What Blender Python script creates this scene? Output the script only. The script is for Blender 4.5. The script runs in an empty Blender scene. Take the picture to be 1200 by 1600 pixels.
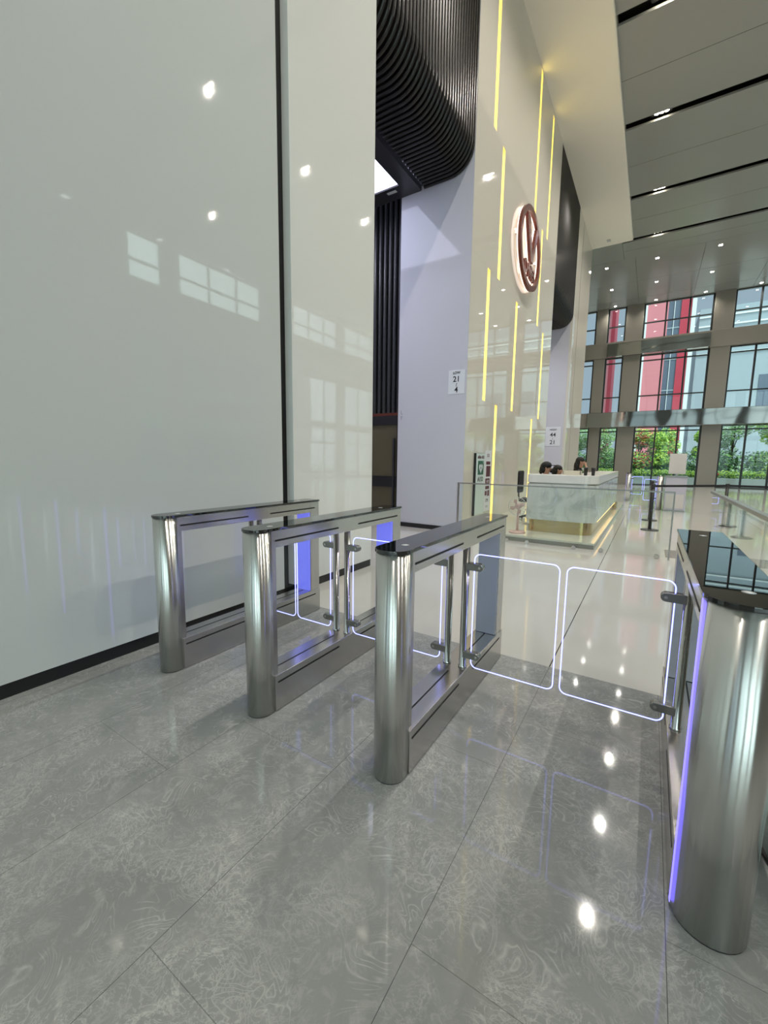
import bpy, bmesh, math, random
from mathutils import Vector, Matrix
random.seed(7)
C = bpy.context.scene
COL = C.collection

# ------------------------------------------------------------------ camera
F_PX = 650.7
yaw, pitch, roll = 0.5652, 0.1252, -0.0135
cy, sy, cp, sp = math.cos(yaw), math.sin(yaw), math.cos(pitch), math.sin(pitch)
fwd = Vector((-sy * cp, cy * cp, -sp)); right = Vector((cy, sy, 0)); down = fwd.cross(right)
cr, sr = math.cos(roll), math.sin(roll)
r2 = right * cr + down * sr; d2 = -right * sr + down * cr
cam = bpy.data.cameras.new('camera'); camo = bpy.data.objects.new('camera', cam); COL.objects.link(camo)
cam.sensor_fit = 'VERTICAL'; cam.sensor_height = 36; cam.lens = F_PX / 1600 * 36
cam.clip_start = 0.02; cam.clip_end = 500
m = Matrix((r2, -d2, -fwd)).transposed().to_4x4(); m.translation = (0, 0, 1.43)
camo.matrix_world = m
C.camera = camo
# ------------------------------------------------------------------ exposure, world, large lights
C.view_settings.view_transform = 'Standard'; C.view_settings.look = 'None'
C.view_settings.gamma = 1; C.view_settings.use_curve_mapping = False
C.view_settings.exposure = 0.22
C.cycles.max_bounces = 10; C.cycles.diffuse_bounces = 5; C.cycles.glossy_bounces = 5
C.cycles.transparent_max_bounces = 24; C.cycles.sample_clamp_indirect = 6
C.cycles.use_denoising = True
W = bpy.data.worlds.new('sky'); C.world = W; W.use_nodes = True
nt = W.node_tree; nt.nodes.clear()
def wn(t): return nt.nodes.new(t)
tc = wn('ShaderNodeTexCoord'); dot = wn('ShaderNodeVectorMath'); dot.operation = 'DOT_PRODUCT'
sun_dir = Vector((1.0, -0.30, 0.30)).normalized(); dot.inputs[1].default_value = sun_dir
nt.links.new(tc.outputs['Generated'], dot.inputs[0])
rmp = wn('ShaderNodeValToRGB'); rmp.color_ramp.interpolation = 'EASE'
rmp.color_ramp.elements[0].position = 0.15; rmp.color_ramp.elements[0].color = (0.37, 0.44, 0.52, 1)
rmp.color_ramp.elements[1].position = 0.80; rmp.color_ramp.elements[1].color = (3.0, 3.3, 3.3, 1)
nt.links.new(dot.outputs['Value'], rmp.inputs[0])
bg = wn('ShaderNodeBackground'); bg.inputs[1].default_value = 1.0
nt.links.new(rmp.outputs[0], bg.inputs[0])
out = wn('ShaderNodeOutputWorld'); nt.links.new(bg.outputs[0], out.inputs[0])
def portal(name, loc, rot, sx, sz):
    l = bpy.data.lights.new(name, 'AREA'); l.shape = 'RECTANGLE'; l.size = sx; l.size_y = sz
    l.cycles.is_portal = True
    o = bpy.data.objects.new(name, l); COL.objects.link(o); o.location = loc; o.rotation_euler = rot
PI = math.pi
portal('daylight_portal_front', (4.5, 32.9, 5.7), (-PI/2, 0, 0), 19, 11.4)
portal('daylight_portal_back', (4.7, -8.4, 5.7), (PI/2, 0, 0), 19, 11.4)
portal('daylight_portal_right', (14.4, 13.5, 5.7), (PI/2, 0, PI/2), 35, 11.4)
LAMP_W = 170.0
_s = bpy.data.lights.new('sun', 'SUN'); _s.energy = 2.6; _s.angle = math.radians(3); _s.color = (1, .97, .9)
_so = bpy.data.objects.new('sun', _s); COL.objects.link(_so)
_so.rotation_euler = Vector((.5, -.38, .8)).to_track_quat('Z', 'Y').to_euler()

# ------------------------------------------------------------------ materials
M = {}
def mat(name, color=(.8, .8, .8), rough=.5, metal=0., emit=None, es=0., coat=0., aniso=0., spec=None, ior=None):
    m = bpy.data.materials.new(name); m.use_nodes = True
    b = m.node_tree.nodes['Principled BSDF']
    b.inputs['Base Color'].default_value = (*color, 1); b.inputs['Roughness'].default_value = rough
    b.inputs['Metallic'].default_value = metal
    if emit: b.inputs['Emission Color'].default_value = (*emit, 1); b.inputs['Emission Strength'].default_value = es
    if coat: b.inputs['Coat Weight'].default_value = coat; b.inputs['Coat Roughness'].default_value = .02
    if aniso:
        b.inputs['Anisotropic Rotation'].default_value = .25
        b.inputs['Anisotropic'].default_value = aniso
        t = m.node_tree.nodes.new('ShaderNodeTangent'); t.direction_type = 'RADIAL'; t.axis = 'Z'
        m.node_tree.links.new(t.outputs[0], b.inputs['Tangent'])
    if ior: b.inputs['IOR'].default_value = ior
    M[name] = m; return m
def N(m, t, **kw):
    n = m.node_tree.nodes.new(t)
    for k, v in kw.items(): setattr(n, k, v)
    return n
def L(m, a, b): m.node_tree.links.new(a, b)
def math_(m, op, a, b=None, c=None):
    n = N(m, 'ShaderNodeMath', operation=op)
    for i, v in enumerate((a, b, c)):
        if v is None: continue
        if isinstance(v, (int, float)): n.inputs[i].default_value = v
        else: L(m, v, n.inputs[i])
    return n.outputs[0]
def mixc(m, fac, a, b):
    n = N(m, 'ShaderNodeMix', data_type='RGBA')
    for s, v in ((0, fac), (6, a), (7, b)):
        if isinstance(v, (int, float)): n.inputs[s].default_value = v
        elif isinstance(v, tuple): n.inputs[s].default_value = (*v, 1)
        else: L(m, v, n.inputs[s])
    return n.outputs[2]
def noise(m, vec, scale, detail=2, dist=0., rough=.5):
    n = N(m, 'ShaderNodeTexNoise'); n.inputs['Scale'].default_value = scale; n.inputs['Detail'].default_value = detail
    n.inputs['Distortion'].default_value = dist; n.inputs['Roughness'].default_value = rough
    if vec is not None: L(m, vec, n.inputs['Vector'])
    return n.outputs[0]
def ramp(m, v, stops):
    n = N(m, 'ShaderNodeValToRGB'); e = n.color_ramp.elements
    while len(e) < len(stops): e.new(.5)
    for x, (p, c) in zip(e, stops): x.position = p; x.color = (*c, 1) if len(c) == 3 else c
    L(m, v, n.inputs[0]); return n.outputs[0]
def bsdf(m): return m.node_tree.nodes['Principled BSDF']
def bump(m, h, s=.1, d=.01):
    n = N(m, 'ShaderNodeBump'); n.inputs['Strength'].default_value = s; n.inputs['Distance'].default_value = d
    L(m, h, n.inputs['Height']); L(m, n.outputs[0], bsdf(m).inputs['Normal'])

def glass(name, tint=(.96, .99, .97), refl=1.0):
    m = bpy.data.materials.new(name); m.use_nodes = True; t = m.node_tree; t.nodes.clear()
    tr = t.nodes.new('ShaderNodeBsdfTransparent'); tr.inputs[0].default_value = (*tint, 1)
    gl = t.nodes.new('ShaderNodeBsdfGlossy'); gl.inputs['Roughness'].default_value = .0; gl.inputs[0].default_value = (1, 1, 1, 1)
    fr = t.nodes.new('ShaderNodeFresnel'); fr.inputs[0].default_value = 1.45
    geo = t.nodes.new('ShaderNodeNewGeometry')
    # the back face of a pane is fresnel'd as air to glass too, so both faces reflect alike
    io = t.nodes.new('ShaderNodeMix'); io.data_type = 'FLOAT'; io.inputs[2].default_value = 1.45; io.inputs[3].default_value = 1 / 1.45
    t.links.new(geo.outputs['Backfacing'], io.inputs[0]); t.links.new(io.outputs[0], fr.inputs[0])
    mu = t.nodes.new('ShaderNodeMath'); mu.operation = 'MULTIPLY'; mu.inputs[1].default_value = refl; mu.use_clamp = True
    mx = t.nodes.new('ShaderNodeMixShader'); o = t.nodes.new('ShaderNodeOutputMaterial')
    t.links.new(fr.outputs[0], mu.inputs[0]); t.links.new(mu.outputs[0], mx.inputs[0])
    t.links.new(tr.outputs[0], mx.inputs[1]); t.links.new(gl.outputs[0], mx.inputs[2]); t.links.new(mx.outputs[0], o.inputs[0])
    M[name] = m; return m
glass('clear_glass'); glass('window_glass', (.86, .93, .93), .8); glass('wing_glass', (.97, .985, 1.0), .55)

def obj_coord(m):
    return N(m, 'ShaderNodeTexCoord').outputs['Object']
def sep(m, v):
    s = N(m, 'ShaderNodeSeparateXYZ'); L(m, v, s.inputs[0]); return s.outputs

# dark swirled marble floor
def floor_dark():
    m = mat('grey_marble', rough=.05, ior=1.5); v = obj_coord(m); x, y, z = sep(m, v)
    patch = noise(m, v, 2.1, 4, .6, .6)
    n1 = noise(m, v, 4.6, 5, 2.6, .6)
    n2 = noise(m, v, 10.0, 4, 3.0, .65)
    def vein(n, w):
        a = math_(m, 'ABSOLUTE', math_(m, 'SUBTRACT', n, .5))
        return math_(m, 'SUBTRACT', 1.0, math_(m, 'MINIMUM', math_(m, 'DIVIDE', a, w), 1.0))
    vv = math_(m, 'MAXIMUM', vein(n1, .018), math_(m, 'MULTIPLY', vein(n2, .03), .9))
    mask = ramp(m, patch, [(.42, (0.04,)*3), (.62, (1,)*3)])
    # concentric agate like swirls: contour lines of a warped noise
    sw = noise(m, v, 3.6, 2.2, 1.8, .5)
    fr_ = math_(m, 'ABSOLUTE', math_(m, 'SUBTRACT', math_(m, 'FRACT', math_(m, 'MULTIPLY', sw, 17.0)), .5))
    rings = math_(m, 'SUBTRACT', 1.0, math_(m, 'MINIMUM', math_(m, 'DIVIDE', fr_, .16), 1.0))
    rmask = ramp(m, noise(m, v, 5.5, 3, .8, .6), [(.46, (0,)*3), (.60, (.6,)*3)])
    rings = math_(m, 'MULTIPLY', rings, rmask)
    cloud = noise(m, v, 9, 6, 1.5, .7)
    vv = math_(m, 'MAXIMUM', math_(m, 'MULTIPLY', vv, math_(m, 'MULTIPLY', mask, .75)), 0.0)
    vv = math_(m, 'MAXIMUM', vv, rings)
    vv = math_(m, 'ADD', vv, math_(m, 'MULTIPLY', ramp(m, cloud, [(.52, (0,)*3), (.75, (1,)*3)]), .45))
    base = mixc(m, ramp(m, noise(m, v, 2.0, 3, .6), [(.35, (0,)*3), (.65, (1,)*3)]), (.225, .235, .228), (.268, .275, .268))
    c = mixc(m, math_(m, 'MULTIPLY', vv, .62), base, (.60, .60, .57))
    # tile seams, running bond
    col = math_(m, 'FLOOR', math_(m, 'DIVIDE', math_(m, 'ADD', x, 1.13), .64))
    fx = math_(m, 'FRACT', math_(m, 'DIVIDE', math_(m, 'ADD', x, 1.13), .64))
    dx = math_(m, 'MULTIPLY', math_(m, 'MINIMUM', fx, math_(m, 'SUBTRACT', 1.0, fx)), .64)
    yo = math_(m, 'SUBTRACT', math_(m, 'SUBTRACT', y, .53), math_(m, 'MULTIPLY', col, .427))
    fy = math_(m, 'FRACT', math_(m, 'DIVIDE', yo, 1.28))
    dy = math_(m, 'MULTIPLY', math_(m, 'MINIMUM', fy, math_(m, 'SUBTRACT', 1.0, fy)), 1.28)
    seam = math_(m, 'MAXIMUM', math_(m, 'MULTIPLY', math_(m, 'LESS_THAN', dx, .0011), .75), math_(m, 'MULTIPLY', math_(m, 'LESS_THAN', dy, .0011), .5))
    L(m, mixc(m, seam, c, (.03, .03, .03)), bsdf(m).inputs['Base Color'])
floor_dark()
def floor_light():
    m = mat('cream_stone', rough=.06, ior=1.5); v = obj_coord(m); x, y, z = sep(m, v)
    base = mixc(m, noise(m, v, .8, 4, .5), (.50, .49, .455), (.56, .55, .515))
    fx = math_(m, 'ABSOLUTE', math_(m, 'ADD', x, .49)); s = math_(m, 'LESS_THAN', fx, .004)
    fr = math_(m, 'FRACT', math_(m, 'DIVIDE', math_(m, 'ADD', x, .49), 1.2)); f2 = math_(m, 'LESS_THAN', fr, .0016)
    fy = math_(m, 'FRACT', math_(m, 'DIVIDE', math_(m, 'SUBTRACT', y, 2.97), 1.2)); f3 = math_(m, 'LESS_THAN', fy, .0016)
    c = mixc(m, math_(m, 'MULTIPLY', math_(m, 'MAXIMUM', f2, f3), .25), base, (.2, .19, .17))
    L(m, mixc(m, s, c, (.06, .055, .05)), bsdf(m).inputs['Base Color'])
floor_light()
mat('grey_band_stone', (.20, .185, .17), .1)

def wall_gloss(name, c, joint=True, zoff=.07, rough=.03):
    m = mat(name, c, rough, ior=1.62); v = obj_coord(m); x, y, z = sep(m, v)
    base = mixc(m, noise(m, v, .6, 2), tuple(k * .985 for k in c), tuple(min(1, k * 1.015) for k in c))
    if joint:
        fz = math_(m, 'FRACT', math_(m, 'DIVIDE', math_(m, 'SUBTRACT', z, zoff), 2.63))
        j = math_(m, 'LESS_THAN', fz, .0016)
        fy = math_(m, 'FRACT', math_(m, 'DIVIDE', math_(m, 'SUBTRACT', y, 7.75), 1.2))
        j2 = math_(m, 'LESS_THAN', fy, .002)
        base = mixc(m, math_(m, 'MULTIPLY', math_(m, 'MAXIMUM', j, j2), .22), base, (.2, .2, .2))
    L(m, base, bsdf(m).inputs['Base Color'])
    bump(m, noise(m, v, .9, 1), .02, .02)
wall_gloss('white_glass_panel', (.63, .66, .645), False); wall_gloss('white_glass_panel_lit', (.75, .76, .73), False)  # second is the same glass, its brighter reflection put into the colour
wall_gloss('warm_stone_panel', (.66, .63, .56))
mat('soffit_paint', (.88, .83, .73), .35)
mat('matte_white_wall', (.59, .59, .645), .06, ior=1.6)
mat('ceiling_panel', (.30, .305, .29), .22, spec=.5)
mat('black_void', (.008, .008, .008), .6)
mat('dark_slat', (.018, .016, .015), .30, ior=1.4)
mat('dark_frame', (.03, .03, .034), .35)
mat('black_plastic', (.012, .012, .013), .35)
mat('bronze_glass', (.10, .085, .05), .12)
mat('taupe_panel', (.27, .25, .215), .22)
mat('mullion_black', (.02, .025, .025), .3)
mat('mirror_metal', (.38, .38, .355), .05, 1.0)
def _w():
    m = M['mirror_metal']; v = obj_coord(m); bump(m, noise(m, v, .45, 1, .3), .12, .25)
_w()
mat('steel_trim', (.40, .40, .38), .3, 1.0)
def steel(name, col, r0, an):
    m = mat(name, col, r0, 1.0, aniso=an); v = obj_coord(m)
    mp = N(m, 'ShaderNodeMapping'); mp.inputs['Scale'].default_value = (1, 1, 300); L(m, v, mp.inputs[0])
    n = noise(m, mp.outputs[0], 4, 2)
    r = N(m, 'ShaderNodeMapRange'); L(m, n, r.inputs[0]); r.inputs[3].default_value = r0 - .015; r.inputs[4].default_value = r0 + .015
    L(m, r.outputs[0], bsdf(m).inputs['Roughness'])
steel('brushed_steel', (.68, .68, .65), .24, .95)
steel('brushed_steel_panel', (.56, .54, .52), .24, .6)
mat('polished_steel', (.62, .62, .60), .1, 1.0)
mat('dark_clamp_steel', (.30, .30, .29), .25, 1.0)
mat('black_glass_top', (.004, .006, .006), .01, ior=1.9)
mat('glint_mark_white', (.75, .76, .78), .3)
mat('led_line', (.5, .5, .9), .4, emit=(.25, .28, 1.0), es=3.0)
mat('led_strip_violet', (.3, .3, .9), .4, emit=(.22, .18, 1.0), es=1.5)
mat('jamb_led_reflection', (.2, .22, .6), .3, emit=(.12, .13, .70), es=.75)  # LED reflection on the inner jamb, put in as a blue glow
mat('jamb_dim', (.46, .47, .51), .35, .4)
mat('warm_tube', (1, .9, .6), .4, emit=(1.0, .82, .17), es=3.6)
mat('warm_channel', (.85, .74, .50), .5)
mat('rose_metal', (.16, .045, .03), .3, .6)
mat('halo_light', (1, .9, .85), .4, emit=(1.0, .80, .70), es=1.1)
mat('lamp_glow', (1, 1, 1), .4, emit=(1.0, .88, .70), es=35)
mat('lamp_glow_cool', (1, 1, 1), .4, emit=(1.0, .93, .82), es=30)
mat('lightbox', (1, 1, 1), .4, emit=(.72, .74, 1.0), es=2.4)
mat('sensor_grey', (.5, .5, .48), .4)
def marble_white():
    m = mat('white_marble', (.7, .72, .7), .12); v = obj_coord(m)
    n = noise(m, v, 2.2, 6, 1.2, .7)
    L(m, ramp(m, n, [(.36, (.44, .46, .45)), (.47, (.58, .60, .58)), (.6, (.64, .65, .63))]), bsdf(m).inputs['Base Color'])
marble_white()
mat('white_solid', (.74, .74, .71), .2)
mat('brass', (.50, .39, .19), .18, 1.0)
mat('cream_step', (.62, .60, .52), .08)
mat('step_riser', (.26, .24, .215), .15)
mat('warm_led', (1, .8, .5), .4, emit=(1.0, .62, .24), es=1.6)
mat('paper_white', (.72, .74, .78), .5)
mat('pale_green_panel', (.62, .72, .70), .3)
mat('sign_green', (.02, .12, .07), .4)
mat('ink_black', (.015, .015, .02), .5)
mat('ink_dark_red', (.10, .015, .03), .5)
mat('ink_grey', (.25, .25, .3), .5)
mat('skin', (.50, .28, .19), .5)
mat('hair_black', (.01, .009, .009), .7)
mat('black_cloth', (.014, .014, .016), .8)
mat('white_cloth', (.7, .7, .7), .8)
mat('pink_plastic', (.62, .40, .36), .35)
mat('cream_plastic', (.70, .64, .50), .4)
mat('lavender_cabinet', (.50, .50, .60), .3)
mat('white_lacquer', (.62, .60, .60), .3)
mat('facade_pink', (.62, .21, .24), .6)
mat('facade_red', (.45, .03, .06), .5)
mat('facade_blue_glass', (.10, .13, .18), .15)
mat('facade_pale', (.30, .37, .41), .7)
mat('facade_white', (.70, .76, .76), .6)
mat('planter_white', (.72, .76, .72), .6)
mat('pavement', (.5, .5, .46), .7)
mat('bark', (.12, .09, .06), .9)
for n_, c_ in (('leaf_yellow_green', (.50, .70, .10)), ('leaf_green', (.20, .42, .09)), ('leaf_dark', (.05, .14, .06)), ('leaf_pale', (.42, .56, .40)), ('leaf_red', (.55, .12, .06))):
    m_ = mat(n_, c_, .55); bsdf(m_).inputs['Transmission Weight'].default_value = 0
mat('flower_red', (.7, .08, .05), .6)

# ------------------------------------------------------------------ mesh helpers
class MB:
    def __init__(s): s.bm = bmesh.new()
    def box(s, x0, x1, y0, y1, z0, z1, mi=0):
        v = [s.bm.verts.new((x, y, z)) for x in (x0, x1) for y in (y0, y1) for z in (z0, z1)]
        for q in ((0, 1, 3, 2), (4, 6, 7, 5), (0, 4, 5, 1), (2, 3, 7, 6), (0, 2, 6, 4), (1, 5, 7, 3)):
            f = s.bm.faces.new([v[i] for i in q]); f.material_index = mi
        return s
    def prism(s, pts, axis, a, b, mi=0, smooth=False):
        def P(p, t):
            return {'z': (p[0], p[1], t), 'x': (t, p[0], p[1]), 'y': (p[0], t, p[1])}[axis]
        A = [s.bm.verts.new(P(p, a)) for p in pts]; B = [s.bm.verts.new(P(p, b)) for p in pts]
        n = len(pts)
        for i in range(n):
            f = s.bm.faces.new((A[i], A[(i + 1) % n], B[(i + 1) % n], B[i])); f.smooth = smooth; f.material_index = mi
        f = s.bm.faces.new(A[::-1]); f.material_index = mi
        f = s.bm.faces.new(B); f.material_index = mi
        return s
    def lathe(s, prof, c=(0, 0, 0), axis='z', n=32, smooth=True, mi=0):
        rings = []
        for r, h in prof:
            ring = []
            for i in range(n):
                a = 2 * PI * i / n; u, v = r * math.cos(a), r * math.sin(a)
                p = {'z': (u, v, h), 'x': (h, u, v), 'y': (v, h, u)}[axis]
                ring.append(s.bm.verts.new((p[0] + c[0], p[1] + c[1], p[2] + c[2])))
            rings.append(ring)
        for a, b in zip(rings, rings[1:]):
            for i in range(n):
                f = s.bm.faces.new((a[i], a[(i + 1) % n], b[(i + 1) % n], b[i])); f.smooth = smooth; f.material_index = mi
        f = s.bm.faces.new(rings[0][::-1]); f.material_index = mi
        f = s.bm.faces.new(rings[-1]); f.material_index = mi
        return s
    def cyl(s, c, r, h, axis='z', n=24): return s.lathe([(r, 0), (r, h)], c, axis, n)
    def tube(s, path, r, n=8, closed=False, mi=0):
        P = [Vector(p) for p in path]; rings = []; k = len(P)
        up = None
        for i in range(k):
            a = P[i - 1] if (i > 0 or closed) else P[i]; b = P[(i + 1) % k] if (i < k - 1 or closed) else P[i]
            t = (b - a).normalized()
            if up is None: up = t.orthogonal().normalized()
            up = (up - t * up.dot(t)).normalized(); w = t.cross(up)
            rr = r[i] if isinstance(r, (list, tuple)) else r
            rings.append([s.bm.verts.new(P[i] + (up * math.cos(2 * PI * j / n) + w * math.sin(2 * PI * j / n)) * rr) for j in range(n)])
        for i in range(k if closed else k - 1):
            a, b = rings[i], rings[(i + 1) % k]
            for j in range(n):
                f = s.bm.faces.new((a[j], a[(j + 1) % n], b[(j + 1) % n], b[j])); f.smooth = True; f.material_index = mi
        if not closed: s.bm.faces.new(rings[0][::-1]); s.bm.faces.new(rings[-1])
        return s
    def ball(s, c, r, sub=2, mi=0):
        if isinstance(r, (int, float)): r = (r, r, r)
        ret = bmesh.ops.create_icosphere(s.bm, subdivisions=sub, radius=1)
        for v in ret['verts']:
            v.co = Vector((v.co.x * r[0] + c[0], v.co.y * r[1] + c[1], v.co.z * r[2] + c[2]))
            for f in v.link_faces: f.smooth = True; f.material_index = mi
        return s
    def build(s, name, mats, parent=None, bevel=0, segs=2):
        bmesh.ops.recalc_face_normals(s.bm, faces=s.bm.faces)
        me = bpy.data.meshes.new(name); s.bm.to_mesh(me); s.bm.free()
        if not isinstance(mats, (list, tuple)): mats = [mats]
        for k in mats: me.materials.append(M[k])
        o = bpy.data.objects.new(name, me); COL.objects.link(o)
        if parent: o.parent = parent
        if bevel:
            b = o.modifiers.new('bevel', 'BEVEL'); b.width = bevel; b.segments = segs; b.limit_method = 'ANGLE'; b.angle_limit = math.radians(50)
        return o
def tag(o, label=None, cat=None, group=None, kind=None):
    if label: o['label'] = label
    if cat: o['category'] = cat
    if group: o['group'] = group
    if kind: o['kind'] = kind
    return o
def struct(name, mb, mats, **k): return tag(mb.build(name, mats, **k), kind='structure')
def empty(name, loc, rz=0, label=None, cat=None, group=None):
    o = bpy.data.objects.new(name, None); COL.objects.link(o); o.location = loc; o.rotation_euler = (0, 0, rz)
    o.empty_display_size = .1
    return tag(o, label, cat, group)
def copy_tree(o, parent=None):
    c = o.copy(); COL.objects.link(c); c.parent = parent
    for ch in list(o.children): copy_tree(ch, c)
    return c
def text(name, body, size, matn, parent=None, loc=(0, 0, 0), rot=(0, 0, 0), ext=.001, align='CENTER', bold=0, sx=1):
    cu = bpy.data.curves.new(name, 'FONT'); cu.body = body; cu.size = size; cu.extrude = ext; cu.align_x = align; cu.align_y = 'CENTER'
    cu.offset = bold
    cu.materials.append(M[matn]); o = bpy.data.objects.new(name, cu); COL.objects.link(o)
    o.location = loc; o.rotation_euler = rot; o.scale = (sx, 1, 1)
    bpy.context.view_layer.update()
    me = bpy.data.meshes.new_from_object(o.evaluated_get(bpy.context.evaluated_depsgraph_get()))
    bpy.data.objects.remove(o); me.name = name
    o = bpy.data.objects.new(name, me); COL.objects.link(o)
    o.location = loc; o.rotation_euler = rot; o.scale = (sx, 1, 1)
    if parent: o.parent = parent
    return o
ON_X = (PI/2, 0, PI/2)      # text standing on a wall that faces +X
ON_Y = (PI/2, 0, 0)         # text on a wall that faces -Y

# ------------------------------------------------------------------ structure
WX = -3.1; CH = 11.45
Y0, Y1 = -8.6, 32.4
XR = 14.0
f = MB()
def quad(mb, x0, x1, y0, y1, mi): mb.box(x0, x1, y0, y1, -.12, 0, mi)
quad(f, -3.6, XR + .4, Y0, 2.97, 0)
quad(f, -7.2, .45, 2.97, 7.6, 1); quad(f, .45, XR + .4, 2.97, 7.6, 1)
quad(f, -7.2, .30, 7.6, 8.3, 1); quad(f, .30, XR + .4, 7.6, 8.3, 2)
quad(f, -12, XR + .4, 8.3, Y1 + .5, 1)
struct('floor', f, ['grey_marble', 'cream_stone', 'grey_band_stone'])

# ceiling: grey panels with black slots and thin joints
cm = MB()
slots = [-7.0, -3.16, .62, 4.4, 8.15, 11.95, 15.59, 19.58, 23.07]
edges = [Y0]
for s in slots: edges += [s - .15, s + .15]
edges.append(25.0)
for i in range(0, len(edges) - 1, 2):
    a, b = edges[i], edges[i + 1]; mid = (a + b) / 2
    cm.box(-1.9, XR, a, mid - .008, CH, CH + .06); cm.box(-1.9, XR, mid + .008, b, CH, CH + .06)
ys = [25.0, 28.2, 31.0, Y1 + .3]
for a, b in zip(ys, ys[1:]):
    xs = [-12, -1.43, 1.35, 4.1, 6.9, 9.6, 12.3, XR]
    for c, d in zip(xs, xs[1:]): cm.box(c + .006, d - .006, a + .008, b - .008, CH, CH + .06)
cm.box(-12, -1.91, 22.9, 24.99, CH, CH + .06)
struct('ceiling', cm, 'ceiling_panel')
struct('trim_1', MB().box(-12, XR + .3, Y0, Y1 + .3, CH + .25, CH + .3), 'black_void')
# white soffit along the left wall
struct('trim_2', MB().box(-3.2, -1.45, Y0, 22.85, 11.33, 11.75), 'soffit_paint', bevel=.03)

# left wall pieces
def wall_backing():
    b = MB()
    b.box(-3.5, -3.2, Y0, 4.5, 0, 11.4)
    return struct('wall_left_backing', b, 'black_void')
wall_backing()
struct('wall_left', MB().box(-3.2, WX, Y0, 2.985, .09, 11.33), 'white_glass_panel')
struct('wall_left_panel', MB().box(-3.2, WX, 3.14, 4.58, .09, 11.33), 'white_glass_panel_lit', bevel=.004)
struct('baseboard_left', MB().box(-3.2, WX - .008, Y0, 2.985, 0, .09).box(-3.2, WX - .008, 3.14, 4.57, 0, .09).box(-3.2, WX - .008, 7.8, 15.04, 0, .09).box(-3.2, WX - .008, 19.02, 22.9, 0, .09), 'black_plastic')
# warm wall with slots for the light bars
bars = [(8.80, 7.93, 11.2), (9.40, 5.34, 7.93), (8.78, 2.70, 5.33), (9.62, .10, 2.70), (12.14, 7.94, 11.30), (13.66, 7.94, 11.2),
        (13.05, 5.34, 7.93), (10.89, 2.70, 5.33), (13.84, 2.76, 5.34), (13.02, .10, 2.69)]
BW = .085
def led_wall():
    mb = MB(); y0, y1, z0, z1 = 7.8, 15.05, .09, 11.33
    ycut = sorted({y0, y1} | {b[0] - BW for b in bars} | {b[0] + BW for b in bars})
    for a, b in zip(ycut, ycut[1:]):
        if b - a < 1e-6: continue
        mid = (a + b) / 2
        segs = [(z0, z1)]
        for (by, bz0, bz1) in bars:
            if abs(mid - by) < BW:
                ns = []
                for (s0, s1) in segs:
                    if bz1 <= s0 or bz0 >= s1: ns.append((s0, s1)); continue
                    if bz0 > s0: ns.append((s0, bz0))
                    if bz1 < s1: ns.append((bz1, s1))
                segs = ns
        for s0, s1 in segs:
            v = [mb.bm.verts.new(p) for p in ((WX, a, s0), (WX, b, s0), (WX, b, s1), (WX, a, s1))]
            mb.bm.faces.new(v)
    # end returns and back
    mb.box(-3.42, -3.32, 7.8, 15.02, .09, 11.33); mb.box(-3.32, WX - .001, 7.8, 7.81, .09, 11.33)
    mb.box(-3.42, WX - .001, 15.03, 15.05, .09, 11.33)
    o = struct('wall_left_feature', mb, 'warm_stone_panel')
led_wall()
struct('wall_left_end', MB().box(-8, WX, 19.0, 22.9, .0, 11.4), 'warm_stone_panel', bevel=.01)
struct('trim_3', MB().box(WX, WX + .004, 20.1, 20.115, 0.09, 11.3), 'mullion_black')
# lobby recess 1
struct('wall_recess_side', MB().box(-4.62, -3.44, 7.79, 8.05, 0, 11.33).box(-3.44, WX - .002, 7.788, 7.799, 0, 11.33), 'matte_white_wall')
struct('baseboard_recess', MB().box(-4.6, WX - .01, 7.775, 7.788, 0, .09), 'black_plastic')
struct('wall_recess_near', MB().box(-7.0, -3.2, 4.5, 4.58, 0, 11.33), 'matte_white_wall')
struct('wall_recess_back', MB().box(-7.1, -7.0, 4.5, 8.3, 0, 11.33), 'matte_white_wall')
def slat_wall():
    t = empty('slat_screen', (-5.81, 8.05, 0), label='black vertical slat panel above the lift lobby doorway, behind the white wall', cat='wall panel')
    b = MB().box(-1.18, 1.17, .10, .15, 2.42, 7.2).build('backing_board', 'black_void', t)
    s = MB()
    x = -1.15
    while x < 1.17:
        s.prism([(x, .10), (x, .03), (x + .02, .01), (x + .05, .01), (x + .07, .03), (x + .07, .10)], 'z', 2.46, 7.0); x += .125
    s.build('slats', 'dark_frame', t)
    MB().box(-1.18, 1.17, -.01, .10, 2.40, 2.46).build('copper_edge', 'rose_metal', t)
slat_wall()
def lobby_door():
    d = empty('door_1', (-5.8, 8.02, 0)); d['kind'] = 'structure'
    MB().box(-1.2, 1.15, 0, .1, 2.2, 2.395).box(1.02, 1.18, 0, .1, 0, 2.2).box(-1.2, -1.1, 0, .1, 0, 2.2).build('door_frame', 'black_plastic', d)
    MB().box(-1.1, 1.02, .03, .06, 0.02, 2.2).build('door_leaf', 'bronze_glass', d)
    MB().box(-1.1, 1.02, .0, .03, .82, 1.06).build('push_bar', 'black_plastic', d)
    MB().box(.93, .97, -.03, .03, .3, 1.9).build('handle', 'dark_frame', d)
lobby_door()
struct('wall_recess_end', MB().box(-6.99, -4.62, 8.22, 8.3, 0, 11.33), 'black_void')
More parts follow.
